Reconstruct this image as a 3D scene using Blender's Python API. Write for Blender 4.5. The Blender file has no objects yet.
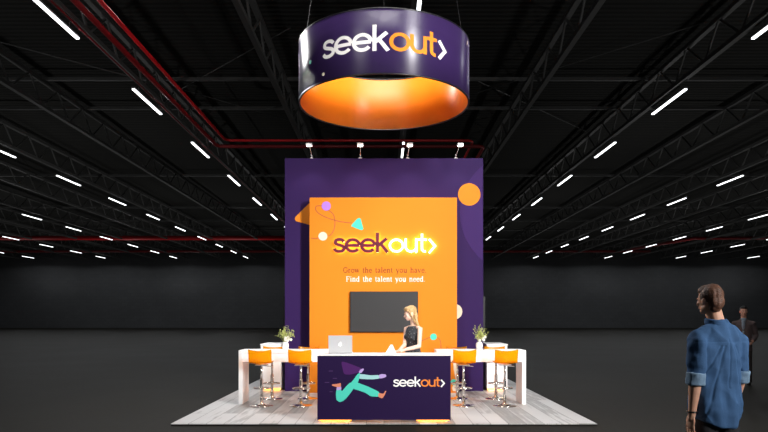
import bpy, bmesh, math, random
from mathutils import Vector, Matrix, noise
random.seed(7)
PI = math.pi
C = bpy.context.scene.collection
SC = bpy.context.scene
CZ = 1.56            # camera height
F = 640.0            # focal length in pixels of the 768 wide frame
def at(px, py, y):   # photo pixel at depth y -> point
    return Vector(((px-384)*y/F, y, CZ+(317-py)*y/F))

# ------------------------------------------------------------------ materials
def nmat(name):
    m = bpy.data.materials.new(name); m.use_nodes = True
    nt = m.node_tree; b = nt.nodes['Principled BSDF']
    return m, nt, b
def mat(name, col, rough=.5, metal=0, emit=None, es=0, spec=.5, coat=0, bump=0, bscale=60, var=0, vscale=6):
    m, nt, b = nmat(name)
    b.inputs['Base Color'].default_value = (*col, 1)
    b.inputs['Roughness'].default_value = rough
    b.inputs['Metallic'].default_value = metal
    b.inputs['Specular IOR Level'].default_value = spec
    b.inputs['Coat Weight'].default_value = coat
    if emit:
        b.inputs['Emission Color'].default_value = (*emit, 1); b.inputs['Emission Strength'].default_value = es
    if bump or var:
        tc = nt.nodes.new('ShaderNodeTexCoord')
    if bump:
        n = nt.nodes.new('ShaderNodeTexNoise'); n.inputs['Scale'].default_value = bscale
        nt.links.new(tc.outputs['Object'], n.inputs['Vector'])
        bp = nt.nodes.new('ShaderNodeBump'); bp.inputs['Strength'].default_value = bump; bp.inputs['Distance'].default_value = .01
        nt.links.new(n.outputs['Fac'], bp.inputs['Height']); nt.links.new(bp.outputs['Normal'], b.inputs['Normal'])
    if var:
        n2 = nt.nodes.new('ShaderNodeTexNoise'); n2.inputs['Scale'].default_value = vscale; n2.inputs['Detail'].default_value = 5
        nt.links.new(tc.outputs['Object'], n2.inputs['Vector'])
        r = nt.nodes.new('ShaderNodeValToRGB')
        r.color_ramp.elements[0].position = .3; r.color_ramp.elements[1].position = .7
        r.color_ramp.elements[0].color = (*[max(0, c*(1-var)) for c in col], 1)
        r.color_ramp.elements[1].color = (*[min(1, c*(1+var)) for c in col], 1)
        nt.links.new(n2.outputs['Fac'], r.inputs['Fac']); nt.links.new(r.outputs['Color'], b.inputs['Base Color'])
    return m

M = {}
M['orange'] = mat('orange_laminate', (.72,.216,.014), .6, spec=.12)
M['purple'] = mat('purple_laminate', (.030,.0118,.076), .6, spec=.10)
M['purple_lobe'] = mat('lighter_purple_print', (.042,.0155,.106), .6, spec=.12)
M['desk_purple'] = mat('deep_purple_laminate', (.0165,.0065,.043), .55, spec=.12)
M['white'] = mat('white_laminate', (.93,.92,.915), .35)
M['white_shell'] = mat('white_ceramic', (.9,.9,.88), .2)
M['p_orange'] = mat('orange_print', (.74,.235,.018), .6, spec=.12)
M['p_teal'] = mat('teal_print', (.07,.62,.45), .55, spec=.3)
M['p_lilac'] = mat('lilac_print', (.42,.19,.68), .55, spec=.3)
M['p_cream'] = mat('cream_print', (.76,.66,.50), .55, spec=.3)
M['p_line'] = mat('thin_line_print', (.42,.10,.035), .55, spec=.3)
M['p_brown'] = mat('brown_print', (.22,.035,.006), .55, spec=.3)
M['p_white'] = mat('white_print', (.90,.88,.84), .5, spec=.3)
M['p_cape'] = mat('violet_print', (.060,.008,.105), .55, spec=.3)
M['p_mint'] = mat('mint_print', (.07,.60,.47), .55, spec=.3)
M['p_palemint'] = mat('pale_mint_print', (.33,.60,.60), .55, spec=.3)
M['p_palelilac'] = mat('pale_lilac_print', (.46,.32,.66), .55, spec=.3)
M['p_skin'] = mat('coral_print', (.66,.22,.13), .55, spec=.3)
M['p_dash'] = mat('dash_print', (.07,.03,.12), .55, spec=.3)
M['d_orange'] = mat('desk_orange_print', (.80,.22,.03), .55, spec=.3)
M['maroon'] = mat('maroon_letter_face', (.10,.002,.022), .4)
M['back_glow'] = mat('letter_back_light', (1,1,1), .5, emit=(1,.86,.45), es=14)
M['neon'] = mat('lit_letter_face', (1,1,.8), .5, emit=(1,.95,.62), es=1.25)
M['black'] = mat('black_plastic', (.012,.012,.013), .35)
M['dark_edge'] = mat('dark_rim', (.01,.009,.012), .4)
M['screen'] = mat('dark_screen_glass', (.03,.03,.031), .38, spec=.6)
M['chrome'] = mat('chrome', (.80,.78,.76), .16, 1)
M['alu'] = mat('silver_aluminium', (.50,.50,.51), .4, .1)
M['grey_metal'] = mat('grey_metal', (.5,.5,.52), .35, .7)
M['glow_mark'] = mat('lit_mark', (1,1,1), .4, emit=(1,1,1), es=1.0)
M['led'] = mat('warm_led_strip', (1,.6,.2), .4, emit=(1,.36,.045), es=5)
M['tube'] = mat('white_light_diffuser', (1,1,1), .4, emit=(.94,.97,1), es=3)
M['spot_led'] = mat('white_spot_face', (1,1,1), .4, emit=(1,.96,.9), es=9)
M['spot_head'] = mat('pale_lamp_body', (.75,.75,.75), .35)
M['truss'] = mat('dark_painted_steel', (.078,.078,.075), .6)
M['beam'] = mat('dark_beam_steel', (.075,.075,.073), .6)
M['red'] = mat('red_pipe_paint', (.55,.008,.013), .45)
M['darkred'] = mat('dark_red_pipe_paint', (.20,.004,.007), .5)
M['housing'] = mat('grey_light_housing', (.2,.2,.2), .5)
M['leaf'] = mat('green_leaf', (.42,.47,.14), .5, var=.4, vscale=20)
M['petal'] = mat('white_petal', (.82,.80,.72), .5)
M['paper'] = mat('white_paper', (.88,.88,.87), .6)
M['keys'] = mat('dark_keys', (.05,.05,.05), .5)
# purple vinyl of the ring: glossy with a soft sheen
M['ring_out'] = mat('glossy_purple_vinyl', (.034,.017,.076), .38, spec=1.0)
def aniso(m, v):
    nt = m.node_tree; b = nt.nodes['Principled BSDF']; b.inputs['Anisotropic'].default_value = v; b.inputs['Anisotropic Rotation'].default_value = .25
    tn = nt.nodes.new('ShaderNodeTangent'); tn.direction_type = 'RADIAL'; tn.axis = 'Z'; nt.links.new(tn.outputs[0], b.inputs['Tangent'])
aniso(M['ring_out'], .97)
M['ring_in'] = mat('glossy_orange_vinyl', (.97,.27,.015), .42, spec=.5)

aniso(M['ring_in'], .9)
def m_plastic():
    m = bpy.data.materials.new('clear_amber_plastic'); m.use_nodes = True; nt = m.node_tree
    nt.nodes.clear()
    out = nt.nodes.new('ShaderNodeOutputMaterial')
    tr = nt.nodes.new('ShaderNodeBsdfTransparent'); tr.inputs['Color'].default_value = (1,.60,.03,1)
    df = nt.nodes.new('ShaderNodeBsdfPrincipled'); df.inputs['Base Color'].default_value = (.92,.53,.014,1); df.inputs['Roughness'].default_value = .15
    tl = nt.nodes.new('ShaderNodeBsdfTranslucent'); tl.inputs['Color'].default_value = (1,.55,.02,1)
    mx = nt.nodes.new('ShaderNodeMixShader'); mx.inputs[0].default_value = .35
    m2 = nt.nodes.new('ShaderNodeMixShader'); m2.inputs[0].default_value = .29
    nt.links.new(df.outputs[0], mx.inputs[1]); nt.links.new(tl.outputs[0], mx.inputs[2])
    nt.links.new(tr.outputs[0], m2.inputs[1]); nt.links.new(mx.outputs[0], m2.inputs[2])
    nt.links.new(m2.outputs[0], out.inputs['Surface'])
    return m
M['amber'] = m_plastic()

def m_floor():
    m, nt, b = nmat('dark_concrete_floor')
    tc = nt.nodes.new('ShaderNodeTexCoord')
    n = nt.nodes.new('ShaderNodeTexNoise'); n.inputs['Scale'].default_value = .35; n.inputs['Detail'].default_value = 8; n.inputs['Roughness'].default_value = .6
    n2 = nt.nodes.new('ShaderNodeTexNoise'); n2.inputs['Scale'].default_value = 9; n2.inputs['Detail'].default_value = 6
    nt.links.new(tc.outputs['Object'], n.inputs['Vector']); nt.links.new(tc.outputs['Object'], n2.inputs['Vector'])
    ad = nt.nodes.new('ShaderNodeMath'); ad.operation = 'MULTIPLY_ADD'; ad.inputs[1].default_value = .5
    nt.links.new(n2.outputs['Fac'], ad.inputs[0]); nt.links.new(n.outputs['Fac'], ad.inputs[2])
    r = nt.nodes.new('ShaderNodeValToRGB')
    r.color_ramp.elements[0].position = .5; r.color_ramp.elements[0].color = (.0150,.0138,.0115,1)
    r.color_ramp.elements[1].position = 1.0; r.color_ramp.elements[1].color = (.023,.0214,.018,1)
    nt.links.new(ad.outputs[0], r.inputs['Fac']); nt.links.new(r.outputs['Color'], b.inputs['Base Color'])
    rr = nt.nodes.new('ShaderNodeMapRange'); rr.inputs['To Min'].default_value = .58; rr.inputs['To Max'].default_value = .74
    nt.links.new(n.outputs['Fac'], rr.inputs['Value']); nt.links.new(rr.outputs[0], b.inputs['Roughness'])
    b.inputs['Specular IOR Level'].default_value = .04
    return m
M['floor'] = m_floor()

def m_block():
    m, nt, b = nmat('dark_block_wall')
    tc = nt.nodes.new('ShaderNodeTexCoord'); mp = nt.nodes.new('ShaderNodeMapping'); mp.inputs['Rotation'].default_value = (PI/2,0,0)
    br = nt.nodes.new('ShaderNodeTexBrick'); br.inputs['Scale'].default_value = 1
    br.inputs['Color1'].default_value = (.046,.0475,.050,1); br.inputs['Color2'].default_value = (.040,.0415,.044,1); br.inputs['Mortar'].default_value = (.034,.035,.037,1)
    br.inputs['Brick Width'].default_value = .9; br.inputs['Row Height'].default_value = .45; br.inputs['Mortar Size'].default_value = .02
    nt.links.new(tc.outputs['Object'], mp.inputs['Vector']); nt.links.new(mp.outputs[0], br.inputs['Vector'])
    n = nt.nodes.new('ShaderNodeTexNoise'); n.inputs['Scale'].default_value = .2; n.inputs['Detail'].default_value = 6
    nt.links.new(tc.outputs['Object'], n.inputs['Vector'])
    mr = nt.nodes.new('ShaderNodeMapRange'); mr.inputs['To Min'].default_value = .75; mr.inputs['To Max'].default_value = 1.25
    nt.links.new(n.outputs['Fac'], mr.inputs['Value'])
    mx = nt.nodes.new('ShaderNodeMixRGB'); mx.blend_type = 'MULTIPLY'; mx.inputs[0].default_value = 1
    nt.links.new(br.outputs['Color'], mx.inputs[1]); nt.links.new(mr.outputs[0], mx.inputs[2])
    nt.links.new(mx.outputs[0], b.inputs['Base Color']); b.inputs['Roughness'].default_value = .8
    return m
M['wall'] = m_block()

def m_deck():
    m, nt, b = nmat('black_corrugated_deck')
    tc = nt.nodes.new('ShaderNodeTexCoord')
    w = nt.nodes.new('ShaderNodeTexWave'); w.bands_direction = 'Y'; w.inputs['Scale'].default_value = 1.1
    nt.links.new(tc.outputs['Object'], w.inputs['Vector'])
    r = nt.nodes.new('ShaderNodeValToRGB'); r.color_ramp.elements[0].color = (.024,.024,.0225,1); r.color_ramp.elements[1].color = (.040,.040,.0375,1)
    nt.links.new(w.outputs['Fac'], r.inputs['Fac']); nt.links.new(r.outputs['Color'], b.inputs['Base Color'])
    b.inputs['Roughness'].default_value = .9; b.inputs['Specular IOR Level'].default_value = .03
    bp = nt.nodes.new('ShaderNodeBump'); bp.inputs['Strength'].default_value = .6; bp.inputs['Distance'].default_value = .05
    nt.links.new(w.outputs['Fac'], bp.inputs['Height']); nt.links.new(bp.outputs['Normal'], b.inputs['Normal'])
    return m
M['deck'] = m_deck()

def m_planks():
    m, nt, b = nmat('pale_grey_wood_planks')
    tc = nt.nodes.new('ShaderNodeTexCoord'); mp = nt.nodes.new('ShaderNodeMapping'); mp.inputs['Rotation'].default_value = (0,0,PI/2)
    nt.links.new(tc.outputs['Object'], mp.inputs['Vector'])
    br = nt.nodes.new('ShaderNodeTexBrick'); br.inputs['Scale'].default_value = 1; br.offset = .37; br.offset_frequency = 2
    br.inputs['Color1'].default_value = (.0,.0,.0,1); br.inputs['Color2'].default_value = (1,1,1,1); br.inputs['Mortar'].default_value = (.5,.5,.5,1)
    br.inputs['Brick Width'].default_value = 2.6; br.inputs['Row Height'].default_value = .255; br.inputs['Mortar Size'].default_value = .0045
    nt.links.new(mp.outputs[0], br.inputs['Vector'])
    mp2 = nt.nodes.new('ShaderNodeMapping'); mp2.inputs['Scale'].default_value = (22,1.4,1)
    nt.links.new(tc.outputs['Object'], mp2.inputs['Vector'])
    n = nt.nodes.new('ShaderNodeTexNoise'); n.inputs['Scale'].default_value = 1; n.inputs['Detail'].default_value = 6
    nt.links.new(mp2.outputs[0], n.inputs['Vector'])
    n3 = nt.nodes.new('ShaderNodeTexNoise'); n3.inputs['Scale'].default_value = 2.2; n3.inputs['Detail'].default_value = 3
    nt.links.new(tc.outputs['Object'], n3.inputs['Vector'])
    a = nt.nodes.new('ShaderNodeMath'); a.operation = 'MULTIPLY_ADD'; a.inputs[1].default_value = .75
    nt.links.new(br.outputs['Color'], a.inputs[0]); nt.links.new(n.outputs['Fac'], a.inputs[2])
    a2 = nt.nodes.new('ShaderNodeMath'); a2.operation = 'MULTIPLY_ADD'; a2.inputs[1].default_value = .25
    nt.links.new(n3.outputs['Fac'], a2.inputs[0]); nt.links.new(a.outputs[0], a2.inputs[2])
    r = nt.nodes.new('ShaderNodeValToRGB')
    r.color_ramp.elements[0].position = .6; r.color_ramp.elements[0].color = (.25,.247,.243,1)
    r.color_ramp.elements[1].position = 1.25; r.color_ramp.elements[1].color = (.54,.53,.525,1)
    e = r.color_ramp.elements.new(.9); e.color = (.37,.362,.358,1)
    nt.links.new(a2.outputs[0], r.inputs['Fac'])
    mx = nt.nodes.new('ShaderNodeMixRGB'); mx.inputs[2].default_value = (.14,.135,.13,1)
    nt.links.new(br.outputs['Fac'], mx.inputs[0]); nt.links.new(r.outputs['Color'], mx.inputs[1])
    nt.links.new(mx.outputs[0], b.inputs['Base Color']); b.inputs['Roughness'].default_value = .45
    return m
M['planks'] = m_planks()

# ------------------------------------------------------------------ mesh helpers
class MB:
    def __init__(s, o=(0,0,0)): s.v = []; s.f = []; s.o = Vector(o)
    def add(s, vs, fs):
        k = len(s.v); s.v += [Vector(v)-s.o for v in vs]; s.f += [[i+k for i in f] for f in fs]; return s
    def box(s, x0,x1,y0,y1,z0,z1):
        vs = [(x,y,z) for z in (z0,z1) for y in (y0,y1) for x in (x0,x1)]
        return s.add(vs, [(0,2,3,1),(4,5,7,6),(0,1,5,4),(2,6,7,3),(0,4,6,2),(1,3,7,5)])
    def tube(s, pts, r, n=10, flat=None):
        pts = [Vector(p) for p in pts]
        if not isinstance(r, (list,tuple)): r = [r]*len(pts)
        vs = []; prev = None
        for i, p in enumerate(pts):
            d = (pts[min(i+1,len(pts)-1)]-pts[max(i-1,0)]).normalized()
            if prev is None:
                u = d.orthogonal().normalized()
            else:
                u = (prev - d*prev.dot(d)); u = u.normalized() if u.length > 1e-6 else d.orthogonal().normalized()
            prev = u; w = d.cross(u)
            for k in range(n):
                a = 2*PI*k/n; vs.append(p + (u*math.cos(a)+w*math.sin(a))*r[i])
        fs = []
        for i in range(len(pts)-1):
            for k in range(n):
                fs.append((i*n+k, i*n+(k+1)%n, (i+1)*n+(k+1)%n, (i+1)*n+k))
        fs.append(tuple(range(n))[::-1]); fs.append(tuple((len(pts)-1)*n+k for k in range(n)))
        return s.add(vs, fs)
    def limb(s, pts, r, n=16):            # tube with rounded ends
        s.tube(pts, r, n)
        rr = r if isinstance(r, (list,tuple)) else [r]*len(pts)
        s.ell(pts[0], (rr[0],)*3); s.ell(pts[-1], (rr[-1],)*3); return s
    def ell(s, c, r, rot=None, n=16, m=10):
        c = Vector(c); vs = []; fs = []
        for i in range(1, m):
            t = PI*i/m
            for k in range(n):
                a = 2*PI*k/n; v = Vector((r[0]*math.sin(t)*math.cos(a), r[1]*math.sin(t)*math.sin(a), r[2]*math.cos(t)))
                if rot: v = rot @ v
                vs.append(c+v)
        tp = Vector((0,0,r[2])); 
        if rot: tp = rot @ tp
        vs += [c+tp, c-tp]; T = len(vs)-2; B = T+1
        for i in range(m-2):
            for k in range(n):
                fs.append((i*n+k, (i+1)*n+k, (i+1)*n+(k+1)%n, i*n+(k+1)%n))
        for k in range(n):
            fs.append((T, k, (k+1)%n)); fs.append((B, (m-2)*n+(k+1)%n, (m-2)*n+k))
        return s.add(vs, fs)
    def loft(s, rings, n=24):             # rings: (cx,cy,cz,rx,ry)
        vs = []
        for (cx,cy,cz,rx,ry) in rings:
            for k in range(n):
                a = 2*PI*k/n; vs.append((cx+rx*math.cos(a), cy+ry*math.sin(a), cz))
        fs = []
        for i in range(len(rings)-1):
            for k in range(n):
                fs.append((i*n+k, i*n+(k+1)%n, (i+1)*n+(k+1)%n, (i+1)*n+k))
        fs.append(tuple(range(n))[::-1]); fs.append(tuple((len(rings)-1)*n+k for k in range(n)))
        return s.add(vs, fs)
    def lathe(s, c, prof, n=28):          # prof: (r,z)
        return s.loft([(c[0],c[1],c[2]+z,max(r,1e-4),max(r,1e-4)) for r,z in prof], n)
    def prism(s, poly, y0, y1):           # polygon in xz, extruded along y
        n = len(poly)
        vs = [(x,y0,z) for x,z in poly]+[(x,y1,z) for x,z in poly]
        fs = [tuple(range(n)), tuple(range(n,2*n))[::-1]]+[(i, i+n, (i+1)%n+n, (i+1)%n) for i in range(n)]
        return s.add(vs, fs)
    def build(s, name, m, parent=None, smooth=False, bevel=0, loc=None, **tags):
        me = bpy.data.meshes.new(name); me.from_pydata([tuple(v) for v in s.v], [], s.f); me.update()
        bm = bmesh.new(); bm.from_mesh(me)
        bmesh.ops.recalc_face_normals(bm, faces=bm.faces)
        bm.to_mesh(me); bm.free()
        me.materials.append(m)
        o = bpy.data.objects.new(name, me); C.objects.link(o)
        o.location = s.o if loc is None else loc
        if parent: o.parent = parent; o.location = (0,0,0) if loc is None else loc
        if smooth:
            for p in me.polygons: p.use_smooth = len(p.vertices) <= 4
        if bevel:
            bv = o.modifiers.new('bevel','BEVEL'); bv.width = bevel; bv.segments = 2; bv.limit_method = 'ANGLE'
        for k, v in tags.items(): o[k] = v
        return o
def tag(o, label=None, cat=None, group=None, kind=None):
    if label: o['label'] = label
    if cat: o['category'] = cat
    if group: o['group'] = group
    if kind: o['kind'] = kind
    return o
def thing(name, label, cat, loc=(0,0,0), rz=0, group=None):
    o = bpy.data.objects.new(name, None); C.objects.link(o); o.empty_display_size = .1
    o.location = loc; o.rotation_euler = (0,0,rz); return tag(o, label, cat, group)
def copy_tree(o, parent=None):
    c = o.copy(); C.objects.link(c)
    if parent: c.parent = parent
    for ch in o.children: copy_tree(ch, c)
    return c

# ------------------------------------------------------------------ the setting
MB().box(-58,60,-12,92,-.1,0).build('floor', M['floor'], kind='structure')
MB().box(-58,60,91,91.4,0,11.2).build('wall_far', M['wall'], kind='structure')
MB().box(-58.4,-58,-12,91.4,0,11.2).build('wall_left', M['wall'], kind='structure')
MB().box(60,60.4,-12,91.4,0,11.2).build('wall_right', M['wall'], kind='structure')
MB().box(-58.4,60.4,-12,91.4,11.2,11.4).build('ceiling', M['deck'], kind='structure')

# ---- roof trusses running away from the camera, 4.8 m apart
ZL, ZU = 9.86, 10.86
names_n = ['first','second','third','fourth','fifth','sixth','seventh','eighth','ninth','tenth','eleventh','twelfth','thirteenth']
def truss_label(k):
    if k == 0: return 'dark steel lattice roof truss running away above the booth centre'
    return '%s dark steel lattice roof truss %s the booth centre' % (names_n[abs(k)-1], 'left of' if k < 0 else 'right of')
Y0, Y1 = 5.0, 90.6
nb = 40; bay = (Y1-Y0)/nb
lo = MB().box(-.085,.085,0,Y1-Y0,-.07,.07)
up = MB().box(-.085,.085,0,Y1-Y0,ZU-ZL-.07,ZU-ZL+.07)
wb = MB()
for i in range(nb):
    y = i*bay
    wb.tube([(0,y,ZU-ZL),(0,y+bay*.42,0)], .04, 5)
    wb.tube([(0,y+bay*.42,0),(0,y+bay,ZU-ZL)], .04, 5)
troot = None
for k in range(-11, 12):
    x = .9+4.78*k
    if troot is None:
        t = troot = thing('roof_truss', truss_label(k), 'roof truss', (x,Y0,ZL), 0, 'roof trusses of the hall')
        lo.build('lower_chord', M['truss'], t, loc=(0,0,0)); up.build('upper_chord', M['truss'], t, loc=(0,0,0)); wb.build('lattice', M['truss'], t, loc=(0,0,0))
    else:
        t = copy_tree(troot); t.location = (x,Y0,ZL); t['label'] = truss_label(k)

# ---- cross beams
for i, y in enumerate((25.1,28.6,42.2,54.5,62,68.4,77,84)):
    MB((0,y,11)).box(-58,60,y-.06,y+.06,10.83,10.95).build('roof_beam', M['beam'],
        label='%s roof beam from the front, crossing the hall from side to side' % names_n[i], category='beam', group='cross beams under the roof')
for i, (a, b_) in enumerate((((0,42),(132,77)),((181,89),(290,28)),((181,89),(290,121)),((478,92.5),(704.6,22.6)),((478,81),(587.5,132)))):
    hh = 9.41+.05*(i == 2)+.05*(i == 4); pa = at(*a, hh*F/(317-a[1])); pb = at(*b_, hh*F/(317-b_[1]))
    lb = ['leftmost thin bracing rod under the roof, upper left corner','thin bracing rod rising rightward behind the red pipes','thin bracing rod falling rightward behind the red pipes','thin bracing rod rising rightward, right of the round sign','thin bracing rod falling rightward, right of the round sign'][i]
    mb = MB(pa); mb.tube([pa,pb], .022, 6); mb.build('bracing_rod', M['beam'], label=lb, category='rod')

# ---- red sprinkler pipes
def pipe(pts, r, m, lb):
    mb = MB(pts[0])
    mb.tube(pts, r, 10)
    mb.build('sprinkler_pipe', m, smooth=True, label=lb, category='pipe')
def rounded(pts, rad=.35):
    out = [Vector(pts[0])]
    for i in range(1, len(pts)-1):
        a, b_, c = map(Vector, pts[i-1:i+2]); u = (a-b_).normalized(); w = (c-b_).normalized()
        for t in (0,.25,.5,.75,1):
            out.append((1-t)**2*(b_+u*rad)+2*t*(1-t)*b_+t*t*(b_+w*rad))
    out.append(Vector(pts[-1])); return out
pipe(rounded([(-6.83,6,9.17),(-6.83,27.6,9.17),(3.85,27.6,9.17),(3.85,58,9.17)]), .055, M['red'], 'bright red sprinkler pipe turning across the hall behind the booth')
pipe(rounded([(-7.35,6,9.08),(-7.35,28.2,9.08),(4.4,28.2,9.08),(4.4,58,9.08)]), .08, M['darkred'], 'darker red sprinkler pipe running just outside the bright one')
pipe([(-8.15,6,9.3),(-8.15,26,9.3),(-8.15,60,9.3)], .025, M['darkred'], 'thin dark red pipe beside the nearest left light row')
pipe([(-57,68,9.95),(0,68,9.95)], .24, M['red'], 'thick red pipe crossing the far left of the hall')
pipe([(-57,81.7,9.95),(34,81.7,9.95)], .15, M['darkred'], 'long dark red pipe crossing just before the far wall')
pipe(rounded([(30.6,80.5,9.98),(33.2,68.3,9.98),(59,68.0,10.0)]), .17, M['darkred'], 'dark red pipe bending toward the far right corner of the hall')

# ---- ceiling light bars
def cn(c): return 'row straight above the booth' if c == 0 else '%s ceiling row %s of the booth' % (names_n[abs(c)-1 if c > 0 else abs(c)-1], 'right' if c > 0 else 'left')
lroot = None
for c in range(-6, 6):
    x = .9+9.7*c; n = 0
    for k in range(11):
        y = 17.0+6.86*k
        if c == 0:
            if k not in (0, 2): continue
            if k == 0: y = 16.4
        px = 384+x*F/y; py = 317-8.0*F/y
        if px < -25 or px > 795 or py < -30: continue
        if 290 < px < 478 and py > 162: continue
        lb = 'white light bar, %s from the front in the %s' % (names_n[n] if n < 13 else 'last', cn(c)); n += 1
        pl_ = bpy.data.lights.new('light_bar_glow', 'SPOT'); pl_.energy = 230; pl_.spot_size = math.radians(172); pl_.spot_blend = .15; pl_.shadow_soft_size = 0; pl_.color = (.94,.97,1)
        po_ = bpy.data.objects.new('light_bar_glow', pl_); C.objects.link(po_); po_.location = (x,y,9.50)
        if lroot is None:
            t = lroot = thing('ceiling_light', lb, 'ceiling light', (x,y,9.56), 0, 'light bars hanging in rows from the roof trusses')
            MB().box(-.058,.058,-1.41,1.41,.02,.07).build('housing', M['housing'], t, loc=(0,0,0))
            MB().box(-.048,.048,-1.39,1.39,-.02,.02).build('diffuser', M['tube'], t, loc=(0,0,0))
            for yy in (-.9,.9): MB().tube([(0,yy,.06),(0,yy,.25)], .008, 5).build('suspension_rod', M['housing'], t, loc=(0,0,0))
        else:
            t = copy_tree(lroot); t.location = (x,y,9.56); t['label'] = lb

# ------------------------------------------------------------------ lettering (own stroke fonts)
def smooth_pts(pts, n=6):
    P = [Vector((*p,0)) for p in pts]; out = []
    for i in range(len(P)-1):
        p0 = P[max(i-1,0)]; p1 = P[i]; p2 = P[i+1]; p3 = P[min(i+2,len(P)-1)]
        for k in range(n):
            t = k/n
            out.append(.5*((2*p1)+(p2-p0)*t+(2*p0-5*p1+4*p2-p3)*t*t+(3*p1-p0-3*p2+p3)*t**3))
    out.append(P[-1]); return [(p.x,p.y) for p in out]
def arc(cx, cy, rx, ry, a0, a1, n=26):
    return [(cx+rx*math.cos(math.radians(a0+(a1-a0)*i/n)), cy+ry*math.sin(math.radians(a0+(a1-a0)*i/n))) for i in range(n+1)]
W = .17
LOGO = {
 's': (.76, [smooth_pts([(.68,.76),(.56,.89),(.38,.925),(.19,.87),(.125,.72),(.20,.60),(.40,.52),(.60,.44),(.68,.28),(.58,.13),(.38,.075),(.17,.12),(.06,.27)])]),
 'e': (1.0, [arc(.5,.5,.42,.42,2,322), [(.1,.5),(.92,.5)]]),
 'k': (.84, [[(.11,0),(.11,1.42)], [(.70,1.0),(.13,.46)], [(.33,.60),(.76,0)]]),
 'o': (1.0, [arc(.5,.5,.42,.42,0,360,36)]),
 'u': (.90, [[(.11,1.0),(.11,.42)]+arc(.45,.42,.34,.345,180,360,20)+[(.79,1.0)], [(.79,1.0),(.79,0)]]),
 't': (.66, [[(.27,1.34),(.27,.28)]+arc(.47,.28,.20,.205,180,285,10), [(.02,.92),(.58,.92)]]),
 '>': (.54, [[(.08,.96),(.47,.46),(.08,-.04)]]),
}
# serif face: (width, strokes) ; stroke = (points, weight)
T, K = .07, .15
def sf(x, y, w=.3): return ([(x-w/2,y),(x+w/2,y)], T)
SER = {
 'G': (1.15,[(arc(.6,.7,.48,.66,40,320),.13),([(.98,.20),(.98,.60)],K),sf(.98,.62,.34),([(.98,1.35),(.98,1.05)],T)]),
 'r': (.62,[([(.22,0),(.22,.95)],K),(smooth_pts([(.24,.62),(.36,.88),(.56,.88)]),.13),sf(.22,.03,.36),sf(.14,.95,.2)]),
 'o': (.85,[(arc(.43,.48,.33,.44,0,360),.12)]),
 'w': (1.15,[([(.1,.95),(.36,.03)],K),([(.36,.03),(.58,.9)],T),([(.58,.95),(.82,.03)],K),([(.82,.03),(1.05,.95)],T),sf(.12,.95,.28),sf(.58,.95,.26),sf(1.03,.95,.24)]),
 't': (.52,[([(.22,1.2),(.22,.15),(.32,.03),(.46,.08)],.13),([(.04,.92),(.46,.92)],T)]),
 'h': (.9,[([(.2,0),(.2,1.4)],K),(smooth_pts([(.2,.7),(.42,.93),(.62,.88),(.68,.6)])+[(.68,0)],.13),sf(.2,.03,.34),sf(.68,.03,.34),sf(.12,1.4,.2)]),
 'e': (.78,[(arc(.4,.48,.31,.44,10,325),.12),([(.12,.56),(.68,.56)],T)]),
 'a': (.78,[(smooth_pts([(.12,.78),(.26,.93),(.46,.90),(.54,.68)])+[(.54,.16),(.70,.04)],.13),(smooth_pts([(.54,.55),(.2,.42),(.1,.2),(.26,.04),(.54,.2)]),.11)]),
 'l': (.48,[([(.22,0),(.22,1.4)],K),sf(.22,.03,.36),sf(.14,1.4,.2)]),
 'n': (.9,[([(.2,0),(.2,.95)],K),(smooth_pts([(.2,.7),(.42,.93),(.62,.88),(.68,.6)])+[(.68,0)],.13),sf(.2,.03,.34),sf(.68,.03,.34),sf(.12,.95,.2)]),
 'y': (.85,[([(.12,.95),(.44,.05)],K),([(.74,.95),(.44,.05),(.28,-.38),(.10,-.38)],.08),sf(.14,.95,.3),sf(.72,.95,.26)]),
 'u': (.9,[([(.2,.95),(.2,.3)]+smooth_pts([(.2,.3),(.3,.05),(.5,.06),(.68,.3)]),.13),([(.68,.95),(.68,0)],K),sf(.12,.95,.2),sf(.6,.95,.2),sf(.76,.03,.18)]),
 'v': (.85,[([(.1,.95),(.42,.03)],K),([(.42,.03),(.74,.95)],T),sf(.13,.95,.3),sf(.72,.95,.26)]),
 'F': (.98,[([(.26,0),(.26,1.35)],K),([(.1,1.33),(.88,1.33),(.88,1.08)],T),([(.26,.7),(.66,.7)],T),([(.66,.56),(.66,.84)],T),sf(.26,.03,.4)]),
 'i': (.48,[([(.22,0),(.22,.95)],K),([(.22,1.2),(.22,1.36)],K),sf(.22,.03,.36),sf(.14,.95,.2)]),
 'd': (.9,[([(.66,0),(.66,1.4)],K),(arc(.38,.47,.28,.43,0,360),.12),sf(.58,1.4,.2),sf(.74,.03,.2)]),
 '.': (.4,[([(.15,.0),(.15,.15)],K)]),
 ' ': (.62,[]),
}
def stroke_poly(pts, w, closed=False):
    """outline quads of a polyline with mitred joints -> list of quads (2D)"""
    P = [Vector(p) for p in pts]; n = len(P); L = []; R = []
    closed = (P[0]-P[-1]).length < 1e-5
    for i in range(n):
        if closed: a = P[(i-1)%(n-1)]; b_ = P[(i+1)%(n-1) if i < n-1 else 1]
        else: a = P[i-1] if i else None; b_ = P[i+1] if i < n-1 else None
        d1 = (P[i]-a).normalized() if a is not None and (P[i]-a).length > 1e-9 else None
        d2 = (b_-P[i]).normalized() if b_ is not None and (b_-P[i]).length > 1e-9 else None
        if d1 is None: d1 = d2
        if d2 is None: d2 = d1
        t = (d1+d2); t = t.normalized() if t.length > 1e-6 else d1
        nn = Vector((-t.y,t.x)); m = 1/max(.5, nn.dot(Vector((-d1.y,d1.x))))
        L.append(P[i]+nn*w/2*m); R.append(P[i]-nn*w/2*m)
    return L, R
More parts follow.
